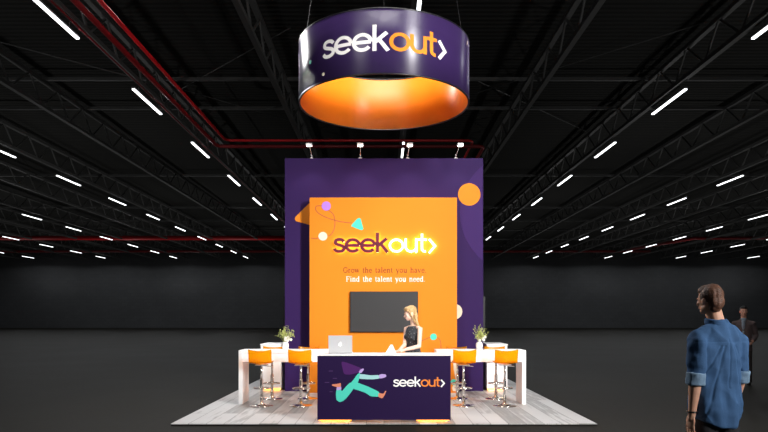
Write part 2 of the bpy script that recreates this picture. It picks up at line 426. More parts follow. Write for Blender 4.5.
def stroke_mesh(mb, pts, w, fn, y0, y1, wrapdiv=1):
    """fn maps (x, z, depth) to 3D"""
    if wrapdiv > 1:
        q = [pts[0]]
        for a, b_ in zip(pts, pts[1:]):
            dl = math.dist(a,b_); k = max(1, int(dl/.12))
            for j in range(1,k+1): q.append((a[0]+(b_[0]-a[0])*j/k, a[1]+(b_[1]-a[1])*j/k))
        pts = q
    L, R = stroke_poly(pts, w); n = len(L); vs = []; fs = []
    for l, r in zip(L, R):
        vs += [fn(l.x,l.y,y0), fn(r.x,r.y,y0), fn(l.x,l.y,y1), fn(r.x,r.y,y1)]
    for i in range(n-1):
        a = 4*i; b_ = a+4
        fs += [(a,a+1,b_+1,b_), (a+2,b_+2,b_+3,a+3), (a,b_,b_+2,a+2), (a+1,a+3,b_+3,b_+1)]
    fs += [(0,2,3,1), (4*n-4,4*n-3,4*n-1,4*n-2)]
    mb.add(vs, fs)
def logo_width(): return sum(LOGO[c][0]+.03 for c in 'seekout>')-.03
def layout(text, font, gap):
    x = 0; out = []
    for c in text:
        out.append((c,x)); x += font[c][0]+gap
    return out, x-gap

def flat_text(name, text, x0, x1, zb, xh, y, m, parent, org, depth=.003, lab=None):
    lay, w = layout(text, SER, .05); s = (x1-x0)/w
    mb = MB(org); j = 0
    for c, x in lay:
        for st, wt in SER[c][1]:
            j += 1
            stroke_mesh(mb, st, wt*(1.35 if text[0] == 'G' else 1.1), lambda a,b_,d: (x0+(x+a)*s, d, zb+b_*xh), y-depth-.00005*(j%7), y)
    o = mb.build(name, m, parent, loc=(0,0,0))
    if lab: o['label'] = lab
    return o
def disc(cx, cz, r, y0, y1, org, n=32, rz=None):
    mb = MB(org); mb.prism([(cx+r*math.cos(2*PI*i/n), cz+(rz or r)*math.sin(2*PI*i/n)) for i in range(n)], y0, y1); return mb
def curve_line(pts, w, y, m, parent, org, lab):
    mb = MB(org); stroke_mesh(mb, smooth_pts(pts, 8), w, lambda a,b_,d: (a,d,b_), y-.002, y)
    o = mb.build('printed_line', m, parent, loc=(0,0,0)); o['label'] = lab

# ------------------------------------------------------------------ booth platform
PT = .03
MB((0,9.2,0)).box(-3.06,3.06,9.2,15.8,0.004,PT-.012).build('platform_core', M['black'])
bpy.data.objects['platform_core'].name = 'booth_platform'
plat = bpy.data.objects['booth_platform']
tag(plat, 'low square booth platform of pale grey wooden planks on the dark floor', 'platform')
MB((0,9.2,0)).box(-3.06,3.06,9.18,15.8,PT-.012,PT).build('plank_deck', M['planks'], plat, loc=(0,0,0))

# ------------------------------------------------------------------ purple tower
YP = 13.22; TX = 2.05; TZ = 4.84; YO = 12.9
org = (0,YP,PT)
tower = thing('purple_backdrop_tower', 'tall purple backdrop tower at the back of the booth behind the orange panel', 'backdrop wall', org)
MB(org).box(-TX,TX,YP,15.1,PT,TZ).build('tower_body', M['purple'], tower, loc=(0,0,0), bevel=.006)
def pp(px, py, y): v = at(px,py,y); return (v.x, v.z)
# print on the purple wall
c = pp(521,213,YP); r = 61*YP/F
pts = []
for i in range(61):
    a = PI*.5+PI*i/60
    x = c[0]+r*math.cos(a); z = c[1]+r*math.sin(a)
    if x <= TX-.002: pts.append((x,z))
if pts: MB(org).prism(pts, YP-.003, YP).build('printed_lobe', M['purple_lobe'], tower, loc=(0,0,0), label='large lighter purple curved shape on the right edge')
c = pp(469.2,194.5,YP); disc(c[0],c[1],11.2*YP/F,YP-.006,YP,org).build('printed_circle', M['p_orange'], tower, loc=(0,0,0), label='orange circle at the upper right of the purple wall')
c = pp(454.6,311.6,YP); disc(c[0],c[1],7.7*YP/F,YP-.006,YP,org).build('printed_circle', M['p_cream'], tower, loc=(0,0,0), label='cream circle half hidden behind the orange panel')
tri = [pp(*p,YP) for p in ((294.6,219),(295.2,217.2),(309,203.5),(318,200),(322,202),(324,228),(321,230),(309,224.7),(296,221.2))]
MB(org).prism(tri, YP-.004, YP).build('printed_triangle', M['p_orange'], tower, loc=(0,0,0), label='rounded orange triangle left of the orange panel')

# ------------------------------------------------------------------ orange panel
ox0 = (309.5-384)*YO/F; ox1 = (457-384)*YO/F; oz = CZ+(317-197.5)*YO/F
oorg = ((ox0+ox1)/2, YO, PT)
panel = thing('orange_feature_panel', 'orange feature panel with company name and slogan, before the purple tower', 'feature wall', oorg)
MB(oorg).box(ox0,ox1,YO,YP-.008,PT,oz).build('panel_body', M['orange'], panel, loc=(0,0,0), bevel=.004)
flat_text('slogan_line', 'Grow the talent you have.', *[pp(343,272.7,YO)[0], pp(426.6,272.7,YO)[0]], pp(0,272.7,YO)[1], .077, YO, M['p_brown'], panel, oorg, lab='brown serif line: Grow the talent you have.')
flat_text('slogan_line', 'Find the talent you need.', *[pp(345.8,281.6,YO)[0], pp(425.3,281.6,YO)[0]], pp(0,281.6,YO)[1], .077, YO, M['p_white'], panel, oorg, lab='white serif line: Find the talent you need.')
for (px,py,r,m,lb) in ((326.3,206,4.6,'p_lilac','lilac circle near the top left corner'),(322.9,236.3,4.4,'p_cream','cream circle left of the company name'),(433.5,336.8,3.3,'p_teal','small teal circle low on the right')):
    c = pp(px,py,YO); disc(c[0],c[1],r*YO/F,YO-.004,YO,oorg).build('printed_circle', M[m], panel, loc=(0,0,0), label=lb)
tri = [pp(*p,YO) for p in ((351.2,226.4),(351.6,224.8),(357.4,218.6),(359.3,217.9),(360.8,219),(363.4,228.6),(362.6,230),(361,230.1))]
MB(oorg).prism(tri, YO-.004, YO).build('printed_triangle', M['p_teal'], panel, loc=(0,0,0), label='teal triangle above the company name')
L = lambda ps: [pp(*p,YO) for p in ps]
curve_line(L([(323,206),(317,206),(315.5,209),(319,213.5),(328,218),(340,221.5),(352,223)]), .017, YO, M['p_line'], panel, oorg, 'thin looping line to the teal triangle')
curve_line(L([(328,210),(333,214),(334.8,220),(334.3,228),(331,234.5),(326,236.5)]), .017, YO, M['p_line'], panel, oorg, 'thin curved line joining two circles')
curve_line(L([(311,238),(316,238.6),(321,236.5)]), .017, YO, M['p_line'], panel, oorg, 'thin line running off the left edge')
curve_line(L([(416,347),(420,342),(427,338.5),(431,337)]), .015, YO, M['p_line'], panel, oorg, 'thin line left of the small teal circle')
curve_line(L([(436,337),(440,340),(441,348),(440,356)]), .015, YO, M['p_line'], panel, oorg, 'thin line right of the small teal circle')
blob = L([(453,361),(456.8,360),(456.8,391),(453,391),(452,388),(455.5,379),(453.8,370)])
MB(oorg).prism(blob, YO-.003, YO).build('printed_blob', M['p_cream'], panel, loc=(0,0,0), label='cream curved shape near the bottom right corner')
c = pp(453.6,382,YO); disc(c[0],c[1],2.9*YO/F,YO-.006,YO,oorg).build('printed_circle', M['p_teal'], panel, loc=(0,0,0), label='teal circle near the bottom right corner')

# ---- back-lit company name
lx0 = pp(333.6,0,YO)[0]; lx1 = pp(435.4,0,YO)[0]; zb = pp(0,252.7,YO)[1]
lay, lw = layout('seekout>', LOGO, -.02); s = (lx1-lx0)/(lw-.04)
lsz = 13.9*YO/F
name = thing('company_name_sign', 'back-lit company name with glowing last letters on the orange panel', 'sign', (oorg[0],YO,zb))
for i, (ch, x) in enumerate(lay):
    so = (0,0,0); org2 = (oorg[0],YO,zb)
    fr = MB(org2); bk = MB(org2); lit = i >= 4
    for j, st in enumerate(LOGO[ch][1]):
        fn = lambda a,b_,d: (lx0+(x+a)*s, d, zb+b_*lsz)
        stroke_mesh(fr, st, W*(.80 if lit else 1.28), fn, YO-.062-.0007*j, YO-.034)
        stroke_mesh(bk, st, W*.80, fn, YO-.0335, YO-.028-.0005*j)
    o = fr.build('letter', M['neon'] if lit else M['maroon'], name, loc=(0,0,0))
    o['label'] = 'glowing yellow white letter' if lit else 'dark maroon letter'
    bk.build('back_light', M['back_glow'], o, loc=(0,0,0))

# ---- wall screen
a = at(349.7,291.6,YO); b_ = at(417.4,332.2,YO-.08)
scr = thing('wall_screen', 'large dark switched-off flat screen on the orange panel', 'screen', ((a.x+b_.x)/2, YO, b_.z))
x0, x1, z0, z1 = -.682, .682, 0, a.z-b_.z
scr.location.x += .012
MB().box(x0,x1,-.06,-.012,0,z1).build('screen_body', M['black'], scr, loc=(0,0,0), bevel=.004)
MB().box(x0+.012,x1-.012,-.063,-.059,.016,z1-.012).build('display', M['screen'], scr, loc=(0,0,0))
MB().box(-.2,.2,-.012,-.001,z1*.3,z1*.7).build('wall_bracket', M['black'], scr, loc=(0,0,0))

# ---- screens on the two side faces of the tower
for sx, nm in ((-1,'left'),(1,'right')):
    t = thing('side_screen', 'black flat screen seen edge-on on the %s side of the purple tower' % nm, 'screen', (sx*TX, 13.35, 1.05), 0, 'screens on the tower sides')
    xa, xb = sorted((sx*.012, sx*.062))
    MB().box(xa,xb,0,1.45,0,.94).build('screen_body', M['black'], t, loc=(0,0,0), bevel=.004)
    xa, xb = sorted((sx*.062, sx*.065))
    MB().box(xa,xb,.02,1.43,.02,.92).build('display', M['screen'], t, loc=(0,0,0))
    xa, xb = sorted((0, sx*.012))
    MB().box(xa,xb,.5,.95,.3,.65).build('wall_bracket', M['black'], t, loc=(0,0,0))

# ---- arm lights on the tower
aroot = None
for i, (hx, bx) in enumerate(((-1.457,-1.50),(-.50,-.49),(.47,.49),(1.457,1.49))):
    lb = ['leftmost','second from left','third from left','rightmost'][i]+' small arm spotlight above the purple tower'
    if aroot is None:
        t = aroot = thing('arm_spotlight', lb, 'spotlight', (bx,13.3,TZ), 0, 'arm spotlights on the tower top')
        MB().box(-.03,.03,-.05,.05,0,.02).build('clamp', M['spot_head'], t, loc=(0,0,0))
        MB().tube([(0,0,.01),(0,-.02,.06),(.02,-.60,.135)], .010, 8).build('arm', M['chrome'], t, loc=(0,0,0), smooth=True)
        MB().ell((.0,-.07,.068),(.02,.02,.02)).build('joint_knob', M['spot_head'], t, loc=(0,0,0), smooth=True)
        h = MB().box(-.04,.08,-.70,-.60,.105,.150).build('lamp_head', M['spot_head'], t, loc=(0,0,0), bevel=.008)
        MB().box(-.03,.07,-.69,-.61,.098,.1045).build('lamp_face', M['spot_led'], h, loc=(0,0,0))
    else:
        t = copy_tree(aroot); t.location = (bx,13.3,TZ); t['label'] = lb
    ld = bpy.data.lights.new('arm_spot', 'SPOT'); ld.energy = 15; ld.spot_size = math.radians(80); ld.spot_blend = .7; ld.shadow_soft_size = .05; ld.color = (1,.96,.95)
    lo_ = bpy.data.objects.new('arm_spot', ld); C.objects.link(lo_); lo_.location = (bx+.02, 12.65, TZ+.07)
    lo_.rotation_euler = (Vector((bx, YP+.05, 3.4))-lo_.location).to_track_quat('-Z','Y').to_euler()

# ------------------------------------------------------------------ hanging ring
RY, RR, RZ0, RZ1 = 11.5, 1.52, 5.35, 6.39
ring = thing('hanging_ring_sign', 'large round hanging sign, glossy purple outside and orange inside', 'hanging sign', (0,RY,RZ0))
def band(r, z0, z1, th, N=128):
    mb = MB(); vs = []; fs = []
    for k in range(N):
        a = 2*PI*k/N
        for rr, zz in ((r,z0),(r,z1),(r-th,z0),(r-th,z1)): vs.append((rr*math.cos(a), rr*math.sin(a), zz))
    for k in range(N):
        a = 4*k; b = 4*((k+1)%N)
        fs += [(a,b,b+1,a+1),(a+2,a+3,b+3,b+2),(a+1,b+1,b+3,a+3),(a,a+2,b+2,b)]
    return mb.add(vs, fs)
H = RZ1-RZ0
band(RR,.02,H-.02,.010).build('outer_skin', M['ring_out'], ring, smooth=True, loc=(0,0,0))
band(RR-.012,.02,H-.02,.010).build('inner_lining', M['ring_in'], ring, smooth=True, loc=(0,0,0))
for z in (0, H-.0195):
    band(RR+.002,z,z+.0195,.028).build('rim', M['dark_edge'], ring, smooth=True, loc=(0,0,0))
for q in range(3):
    a = PI/2+2*PI*q/3
    MB().tube([(1.5*math.cos(a),1.5*math.sin(a),H-.01),(.75*math.cos(a),.75*math.sin(a),11.2-RZ0)], .004, 5).build('hanging_cable', M['black'], ring, loc=(0,0,0))
lay, lw = layout('seekout>', LOGO, -.02)
ang0, ang1 = math.radians(-40.6), math.radians(40.6); zb0 = 5.715-RZ0; xs = .285
for i, (ch, x) in enumerate(lay):
    fr = MB()
    def fn(a, b_, d):
        th = ang0+(x+a)/(lw-.04)*(ang1-ang0); r = RR+d
        return (r*math.sin(th), -r*math.cos(th), zb0+b_*xs)
    for j, st in enumerate(LOGO[ch][1]):
        stroke_mesh(fr, st, W*1.12, fn, .0035+.0004*j, .0005, 2)
    o = fr.build('printed_letter', M['p_white'] if i < 4 or i == 7 else M['p_orange'], ring, loc=(0,0,0))
    o['label'] = 'white letter' if i < 4 else ('white arrow mark' if i == 7 else 'orange letter')
for th, z, m, lb, r in ((-53.4,5.78,'p_teal','small teal dot',.034),(-40.1,5.48,'p_cream','small beige dot at the lower left',.028),(70.7,6.27,'p_cream','small beige dot near the right edge',.034)):
    th = math.radians(th); vs = []; n = 20
    for dd in (.003,.0005):
        for k in range(n):
            a = 2*PI*k/n; t2 = th+r*math.cos(a)/RR; vs.append(((RR+dd)*math.sin(t2), -(RR+dd)*math.cos(t2), z-RZ0+r*math.sin(a)))
    mb = MB(); mb.add(vs, [tuple(range(n)), tuple(range(n,2*n))[::-1]]+[(i,i+n,(i+1)%n+n,(i+1)%n) for i in range(n)])
    mb.build('printed_dot', M[m], ring, loc=(0,0,0), label=lb)

# ------------------------------------------------------------------ reception desk
DY = 9.25; dx0 = (317.3-384)*DY/F; dx1 = (450.7-384)*DY/F; DT = 1.004
dorg = ((dx0+dx1)/2, DY, PT)
desk = thing('reception_desk', 'deep purple reception desk with white top at the platform front edge', 'reception desk', dorg)
MB(dorg).box(dx0,dx1,DY,DY+.03,.072,DT-.005).build('front_panel', M['desk_purple'], desk, loc=(0,0,0))
MB(dorg).box(dx0-.004,dx1+.004,DY-.012,DY+.68,DT-.005,DT+.006).build('desk_top', M['white'], desk, loc=(0,0,0), bevel=.004)
pw = .50
for xa, xb in ((dx0+.01,dx0+pw),(dx1-pw,dx1-.01)):
    MB(dorg).box(xa,xb,DY+.032,DY+.60,.085,DT-.0055).build('pedestal', M['white'], desk, loc=(0,0,0), bevel=.004)
    MB(dorg).box(xa+.03,xb-.03,DY+.09,DY+.55,PT,.0845).build('plinth', M['white'], desk, loc=(0,0,0))
    MB(dorg).box(xa+.005,xb-.005,DY+.045,DY+.075,.058,.084).build('light_strip', M['led'], desk, loc=(0,0,0))
# running figure on the front
def DP(u, v): x, z = pp(315+u/6.175, 355+v/6.175, DY); return (x,z)
figs = [('violet cape shape','p_cape',[(160,38),(200,48),(298,85),(270,108),(215,122),(178,119)]),
 ('pale lilac hand at the neck','p_palelilac',[(298,82),(303,90),(285,112),(268,108),(280,90)]),
 ('pale mint outstretched arm','p_palemint',[(262,117),(300,119),(345,126),(395,123),(402,145),(350,151),(268,147)]),
 ('lilac hand','p_palelilac',[(393,124),(410,117),(438,120),(441,134),(425,141),(400,146)]),
 ('mint body','p_mint',[(280,108),(272,150),(262,180),(232,206),(212,182),(240,150),(262,118)]),
 ('mint front leg','p_mint',[(235,168),(268,172),(330,196),(398,228),(398,258),(345,256),(310,232),(268,218),(233,208)]),
 ('coral front foot','p_skin',[(392,234),(424,240),(434,220),(441,222),(432,245),(415,269),(390,258)]),
 ('mint back leg','p_mint',[(222,166),(242,205),(198,262),(175,284),(152,291),(132,278),(129,245),(132,212),(156,205),(166,226),(195,190)]),
 ('pale lilac shin','p_palelilac',[(136,192),(160,190),(164,214),(131,218)]),
 ('coral back foot','p_skin',[(104,181),(140,178),(160,172),(160,197),(136,198),(106,190)])]
for i, (lb, m, poly) in enumerate(figs):
    P = [DP(*p) for p in poly]
    # rounded corners
    q = []
    for k in range(len(P)):
        a = Vector(P[k-1]); b = Vector(P[k]); c = Vector(P[(k+1)%len(P)])
        p1 = b+(a-b)*.28; p2 = b+(c-b)*.28
        for t in (0,.33,.67,1): v = (1-t)**2*p1+2*t*(1-t)*b+t*t*p2; q.append((v.x,v.y))
    MB(dorg).prism(q, DY-.002-.0003*i, DY).build('printed_figure_piece', M[m], desk, loc=(0,0,0), label=lb)
for (u,v,w) in ((85,97,26),(110,142,26),(60,167,28),(90,225,20)):
    a = DP(u,v); b = DP(u+w,v+4)
    MB(dorg).box(a[0],b[0],DY-.002,DY,b[1],a[1]).build('printed_dash', M['p_dash'], desk, loc=(0,0,0), label='faint speed dash')
lx0 = pp(393.2,0,DY)[0]; lx1 = pp(444.4,0,DY)[0]; zb = pp(0,386.6,DY)[1]; lay, lw = layout('seekout>', LOGO, -.02); s = (lx1-lx0)/(lw-.04)
for i, (ch, x) in enumerate(lay):
    fr = MB(dorg)
    for j, st in enumerate(LOGO[ch][1]):
        stroke_mesh(fr, st, W*1.1, lambda a,b_,d: (lx0+(x+a)*s, d, zb+b_*7.1*DY/F), DY-.003-.0003*j, DY)
    fr.build('printed_letter', M['p_white'] if i < 4 or i == 7 else M['d_orange'], desk, loc=(0,0,0), label='white letter' if i < 4 else ('white arrow mark' if i == 7 else 'orange letter'))

# laptop
lp = thing('laptop', 'open silver laptop with its lid facing forward on the reception desk', 'laptop', ((340.4-384)*9.62/F, 9.62, DT+.006))
MB().box(-.178,.178,0,.245,0,.014).build('laptop_base', M['alu'], lp, loc=(0,0,0), bevel=.004)
MB().box(-.16,.16,.02,.13,.014,.016).build('keyboard', M['keys'], lp, loc=(0,0,0))
lid = MB().box(-.178,.178,-.008,0,0,.262).build('lid', M['alu'], lp, loc=(0,0,.012), bevel=.003); lid.rotation_euler = (math.radians(-7),0,0)
lid.rotation_euler = (math.radians(7),0,0)
MB().box(-.168,.168,0,.0012,.012,.252).build('display', M['screen'], lid, loc=(0,0,0))
mk = MB()
pts = []
for k in range(40):
    a = 2*PI*k/40; r = .024*(1-.16*math.exp(-((a-PI/2)/.35)**2)-.10*math.exp(-((a-1.5*PI)/.3)**2)-.30*math.exp(-((a-.12)/.32)**2)-.30*math.exp(-((a-.12-2*PI)/.32)**2))
    pts.append((r*.92*math.cos(a), .128+r*math.sin(a)))
mk.prism(pts, -.0095, -.008); mk.ell((.004,-.0088,.158),(.004,.0008,.0085), Matrix.Rotation(.5,3,'Y'))
mk.build('lit_emblem', M['glow_mark'], lid, loc=(0,0,0), label='small glowing white fruit emblem')

# tented white booklet
p = at(391.2,353,9.6)
bk = MB((p.x,9.62,DT+.006))
o = bk.o
bk.add([o+Vector(v) for v in ((-.095,-.06,0),(.055,-.075,0),(.02,-.005,.135),(-.01,.0,.135),(-.095,-.058,0),(.055,-.073,0),(.02,-.002,.135),(-.01,.003,.135))],
       [(0,1,2,3),(7,6,5,4),(0,4,5,1),(1,5,6,2),(2,6,7,3),(3,7,4,0)])
bk.add([o+Vector(v) for v in ((.02,-.004,.135),(-.01,.001,.135),(-.07,.08,0),(.085,.06,0),(.02,-.002,.135),(-.01,.003,.135),(-.07,.083,0),(.085,.063,0))],
       [(0,1,2,3),(7,6,5,4),(0,4,5,1),(1,5,6,2),(2,6,7,3),(3,7,4,0)])
bk.build('tented_booklet', M['paper'], label='small white tented booklet standing on the desk before the woman', category='booklet')

# ------------------------------------------------------------------ high tables
TT = .977
for x0, x1, nm in ((-2.545,-.98,'left'),(.92,2.487,'right')):
    og = ((x0+x1)/2, 11.5, PT)
    t = thing('high_table', 'white high communal table on the %s side of the booth' % nm, 'table', og, 0, 'high tables with amber stools')
    MB(og).box(x0,x1,11.2,11.72,TT-.05,TT).build('tabletop', M['white'], t, loc=(0,0,0), bevel=.004)
    MB(og).box(x0+.07,x1-.07,11.215,11.70,TT-.205,TT-.051).build('apron', M['white'], t, loc=(0,0,0))
    for xa in (x0, x1-.07):
        MB(og).box(xa,xa+.0699,11.2,11.72,PT,TT-.051).build('end_panel', M['white'], t, loc=(0,0,0), bevel=.003)

# ---- cabinets beside the tower
for x0, x1, nm in ((-2.545,-2.125,'left'),(2.125,2.545,'right')):
    og = ((x0+x1)/2, 13.2, PT)
    t = thing('storage_cabinet', 'white cabinet with orange base glow beside the %s edge of the purple tower' % nm, 'cabinet', og, 0, 'white cabinets beside the tower')
    MB(og).box(x0,x1,13.2,14.03,.09,.975).build('cabinet_body', M['white'], t, loc=(0,0,0), bevel=.003)
    MB(og).box(x0-.008,x1+.008,13.185,14.04,.975,1.003).build('cabinet_top', M['white'], t, loc=(0,0,0), bevel=.003)
    MB(og).box(x0+.03,x1-.03,13.26,13.98,PT,.09).build('plinth', M['white'], t, loc=(0,0,0))
    MB(og).box(x0+.01,x1-.01,13.215,13.245,.062,.088).build('light_strip', M['led'], t, loc=(0,0,0))

# ------------------------------------------------------------------ bar stools
def stool_shell():
    # one curved plastic shell: seat pan turning up into a low back; local front = +Y (sitter faces +Y)
    prof = [(.19,.745,.16),(.17,.765,.18),(.10,.762,.19),(.0,.755,.195),(-.09,.758,.197),(-.145,.775,.197),(-.175,.815,.196),(-.19,.86,.196),(-.20,.92,.198),(-.207,.995,.199),(-.21,1.008,.196)]
    n = 14; top = []; fs = []; th = .007
    for j, (y, z, w) in enumerate(prof):
        for i in range(n+1):
            u = -1+2*i/n
            up_ = .028*abs(u)**3 if j < 5 else 0
            fw = .045*u*u*min(1, max(0,(j-3)/3))
            dip = -.026*(1-u*u)*max(0,(j-7)/3)
            top.append(Vector((u*w, y+fw, z+up_+dip)))
    mb = MB(); N = len(prof); m = n+1
    nrm = []
    for j in range(N):
        for i in range(m):
            a = top[min(j+1,N-1)*m+i]-top[max(j-1,0)*m+i]; b = top[j*m+min(i+1,n)]-top[j*m+max(i-1,0)]
            nrm.append(a.cross(b).normalized())
    vs = top+[p+q*th for p, q in zip(top, nrm)]; K2 = len(top)
    for j in range(N-1):
        for i in range(n):
            a = j*m+i; fs += [(a,a+1,a+m+1,a+m),(a+K2,a+m+K2,a+m+1+K2,a+1+K2)]
    for i in range(n):
        fs += [(i,i+K2,i+1+K2,i+1),((N-1)*m+i,(N-1)*m+i+1,(N-1)*m+i+1+K2,(N-1)*m+i+K2)]
    for j in range(N-1):
        fs += [(j*m,(j+1)*m,(j+1)*m+K2,j*m+K2),(j*m+n,j*m+n+K2,(j+1)*m+n+K2,(j+1)*m+n)]
    mb.add(vs, fs); return mb
def make_stool(label):
    t = thing('bar_stool', label, 'bar stool', (0,0,PT), 0, 'amber plastic bar stools at the high tables')
    stool_shell().build('seat_shell', M['amber'], t, smooth=True, loc=(0,0,-PT), label='translucent amber plastic shell')
    MB().lathe((0,0,0), [(.20,0),(.20,.008),(.19,.014),(.08,.026),(.035,.04),(.03,.06)], 32).build('base', M['chrome'], t, smooth=True, loc=(0,0,0))
    MB().lathe((0,0,0), [(.028,.05),(.028,.45),(.026,.455)], 20).build('outer_column', M['chrome'], t, smooth=True, loc=(0,0,0))
    MB().lathe((0,0,0), [(.018,.45),(.018,.70)], 16).build('inner_column', M['chrome'], t, smooth=True, loc=(0,0,0))
    fr = MB()
    ringp = [(.15*math.sin(a), .02+.13*math.cos(a)+.03, .30) for a in [PI*2*k/24 for k in range(25)]]
    fr.tube(ringp, .010, 8); fr.lathe((0,0,0), [(.034,.28),(.034,.33)], 16)
    fr.build('footrest', M['chrome'], t, smooth=True, loc=(0,0,0))
    MB().box(-.10,.10,-.08,.10,.698,.712).build('seat_plate', M['grey_metal'], t, loc=(0,0,0), bevel=.003)
    MB().tube([(.02,0,.69),(.10,.0,.685),(.17,.0,.68)], .006, 6).build('lever', M['chrome'], t, loc=(0,0,0))
    return t
spots = [(-2.108,11.02,0,'amber bar stool at the outer near side of the left table'),
 (-1.431,11.02,0,'amber bar stool at the near side of the left table beside the desk'),
 (1.37,11.02,0,'amber bar stool at the near side of the right table beside the desk'),
 (2.079,11.02,0,'amber bar stool at the outer near side of the right table'),
 (-2.09,11.95,PI,'amber bar stool behind the outer end of the left table'),
 (-1.42,11.95,PI,'amber bar stool behind the left table, nearer the orange panel'),
 (1.37,11.95,PI,'amber bar stool behind the right table, nearer the orange panel'),
 (2.09,11.95,PI,'amber bar stool behind the outer end of the right table')]
st0 = None
for x, y, rz, lb in spots:
    if st0 is None: o = st0 = make_stool(lb)
    else: o = copy_tree(st0)
    o.location = (x,y,PT); o.rotation_euler = (0,0,rz); o['label'] = lb

# ------------------------------------------------------------------ flower vases
def vase(px, label, seed):
    rnd = random.Random(seed); x = (px-384)*11.55/F
    t = thing('flower_vase', label, 'flower vase', (x,11.55,TT), 0, 'flower vases on the high tables')
    MB().lathe((0,0,0), [(.045,0),(.055,.01),(.062,.06),(.058,.10),(.045,.125),(.048,.135),(.040,.135),(.038,.118)], 24).build('pot', M['white_shell'], t, smooth=True, loc=(0,0,0))
    st = MB(); lf = MB()
    for k in range(34):
        a = rnd.uniform(0,2*PI); sp = rnd.uniform(.02,.17); h = rnd.uniform(.14,.36)*(1-.5*sp/.2)
        p0 = Vector((.02*math.cos(a),.02*math.sin(a),.12)); p2 = Vector((sp*math.cos(a),sp*math.sin(a),.12+h)); p1 = (p0+p2)/2+Vector((0,0,.03))
        st.tube([p0,p1,p2], .0022, 4)
        for q in range(5):
            f = .35+.16*q; c = p0.lerp(p2,f)+Vector((0,0,.03*(1-abs(2*f-1))))
            d = Vector((rnd.uniform(-1,1),rnd.uniform(-1,1),rnd.uniform(-.2,1))).normalized(); s_ = d.cross(Vector((0,0,1))).normalized()
            l = rnd.uniform(.035,.065); w = l*.2; up_ = s_.cross(d)*.003
            vs = [c, c+d*l*.5+s_*w+up_, c+d*l, c+d*l*.5-s_*w+up_, c-up_*.4, c+d*l*.5+s_*w, c+d*l-up_*.2, c+d*l*.5-s_*w]
            lf.add(vs, [(0,1,2,3),(7,6,5,4),(0,4,5,1),(1,5,6,2),(2,6,7,3),(3,7,4,0)])
    st.build('stems', M['leaf'], t, loc=(0,0,0), kind='stuff')
    lf.build('foliage', M['leaf'], t, loc=(0,0,0), kind='stuff')
    for k in range(8):
        a = rnd.uniform(0,2*PI); r = rnd.uniform(.02,.09); c = Vector((r*math.cos(a)+.02, r*math.sin(a)-.03, rnd.uniform(.15,.24)))
        fb = MB()
        for q in range(6):
            b = 2*PI*q/6; fb.ell(c+Vector((.013*math.cos(b),-.004,.013*math.sin(b))), (.014,.008,.014), n=8, m=6)
        fb.ell(c, (.009,.012,.009), n=8, m=6)
        fb.build('blossom', M['petal'], t, smooth=True, loc=(0,0,0))
vase(285.4, 'white vase of green sprigs and white flowers on the left high table', 3)
vase(479.3, 'white vase of green sprigs and white flowers on the right high table', 11)

# ------------------------------------------------------------------ people
def organic(mb, name, m, parent, voxel=.005, smooth=4, disp=None, cut=None, warp=None):
    me = bpy.data.meshes.new(name); me.from_pydata([tuple(v) for v in mb.v], [], mb.f); me.update()
    bm = bmesh.new(); bm.from_mesh(me); bmesh.ops.recalc_face_normals(bm, faces=bm.faces); bm.to_mesh(me); bm.free()
    o = bpy.data.objects.new(name, me); C.objects.link(o)
    r = o.modifiers.new('r','REMESH'); r.mode = 'VOXEL'; r.voxel_size = voxel; r.adaptivity = 0
    if smooth:
        s_ = o.modifiers.new('s','SMOOTH'); s_.iterations = smooth; s_.factor = .5
    bpy.context.view_layer.update()
    ev = o.evaluated_get(bpy.context.evaluated_depsgraph_get())
    me2 = bpy.data.meshes.new_from_object(ev); o.modifiers.clear(); o.data = me2; me2.name = name
    if cut:
        bm = bmesh.new(); bm.from_mesh(me2)
        for co, no in cut:
            g = bm.verts[:]+bm.edges[:]+bm.faces[:]
            res = bmesh.ops.bisect_plane(bm, geom=g, plane_co=co, plane_no=no, clear_outer=True)
            ed = [e for e in res['geom_cut'] if isinstance(e, bmesh.types.BMEdge)]
            bmesh.ops.holes_fill(bm, edges=ed, sides=0)
        bm.to_mesh(me2); bm.free()
    if disp:
        ns = [v.normal.copy() for v in me2.vertices]
        for v, n in zip(me2.vertices, ns): v.co += n*disp(v.co)
    if warp:
        for v in me2.vertices: v.co = warp(v.co)
    me2.materials.clear(); me2.materials.append(m)
    for p_ in me2.polygons: p_.use_smooth = True
    me2.update(); o.parent = parent; return o

def skin(name, col):
    m = mat(name, col, .5, spec=.35, var=.08, vscale=18)
    b = m.node_tree.nodes['Principled BSDF']; b.inputs['Subsurface Weight'].default_value = .08; b.inputs['Subsurface Radius'].default_value = (.01,.004,.002); b.inputs['Subsurface Scale'].default_value = .5
    return m
def head_shapes(mb, T, w=1.0):
    """T maps head-local (origin at chin level centre of neck) into body space; face towards +Y"""
    R = T.to_3x3()
    e = lambda c, r, n=20, m_=14: mb.ell(T @ Vector((c[0]*w,c[1],c[2])), (r[0]*w,r[1],r[2]), R, n, m_)
    e((0,-.012,.150),(.074,.094,.088)); e((0,.018,.120),(.066,.076,.085))
    e((0,.030,.070),(.055,.062,.062)); e((0,.062,.030),(.030,.027,.022))
    e((0,.030,.040),(.050,.045,.030))
    for s in (-1,1):
        e((s*.034,.072,.090),(.020,.018,.020)); e((s*.028,.086,.128),(.022,.010,.007))
        e((s*.074,-.002,.100),(.009,.018,.030)); e((s*.078,-.012,.110),(.007,.012,.018)); e((s*.011,.103,.080),(.007,.009,.006))
        e((s*.047,.012,.050),(.016,.035,.025))
    mb.limb([T@Vector((0,.090,.122)),T@Vector((0,.103,.100)),T@Vector((0,.112,.084))],[.007,.009,.011],10)
    e((0,.094,.060),(.021,.010,.0055)); e((0,.092,.050),(.019,.010,.006))
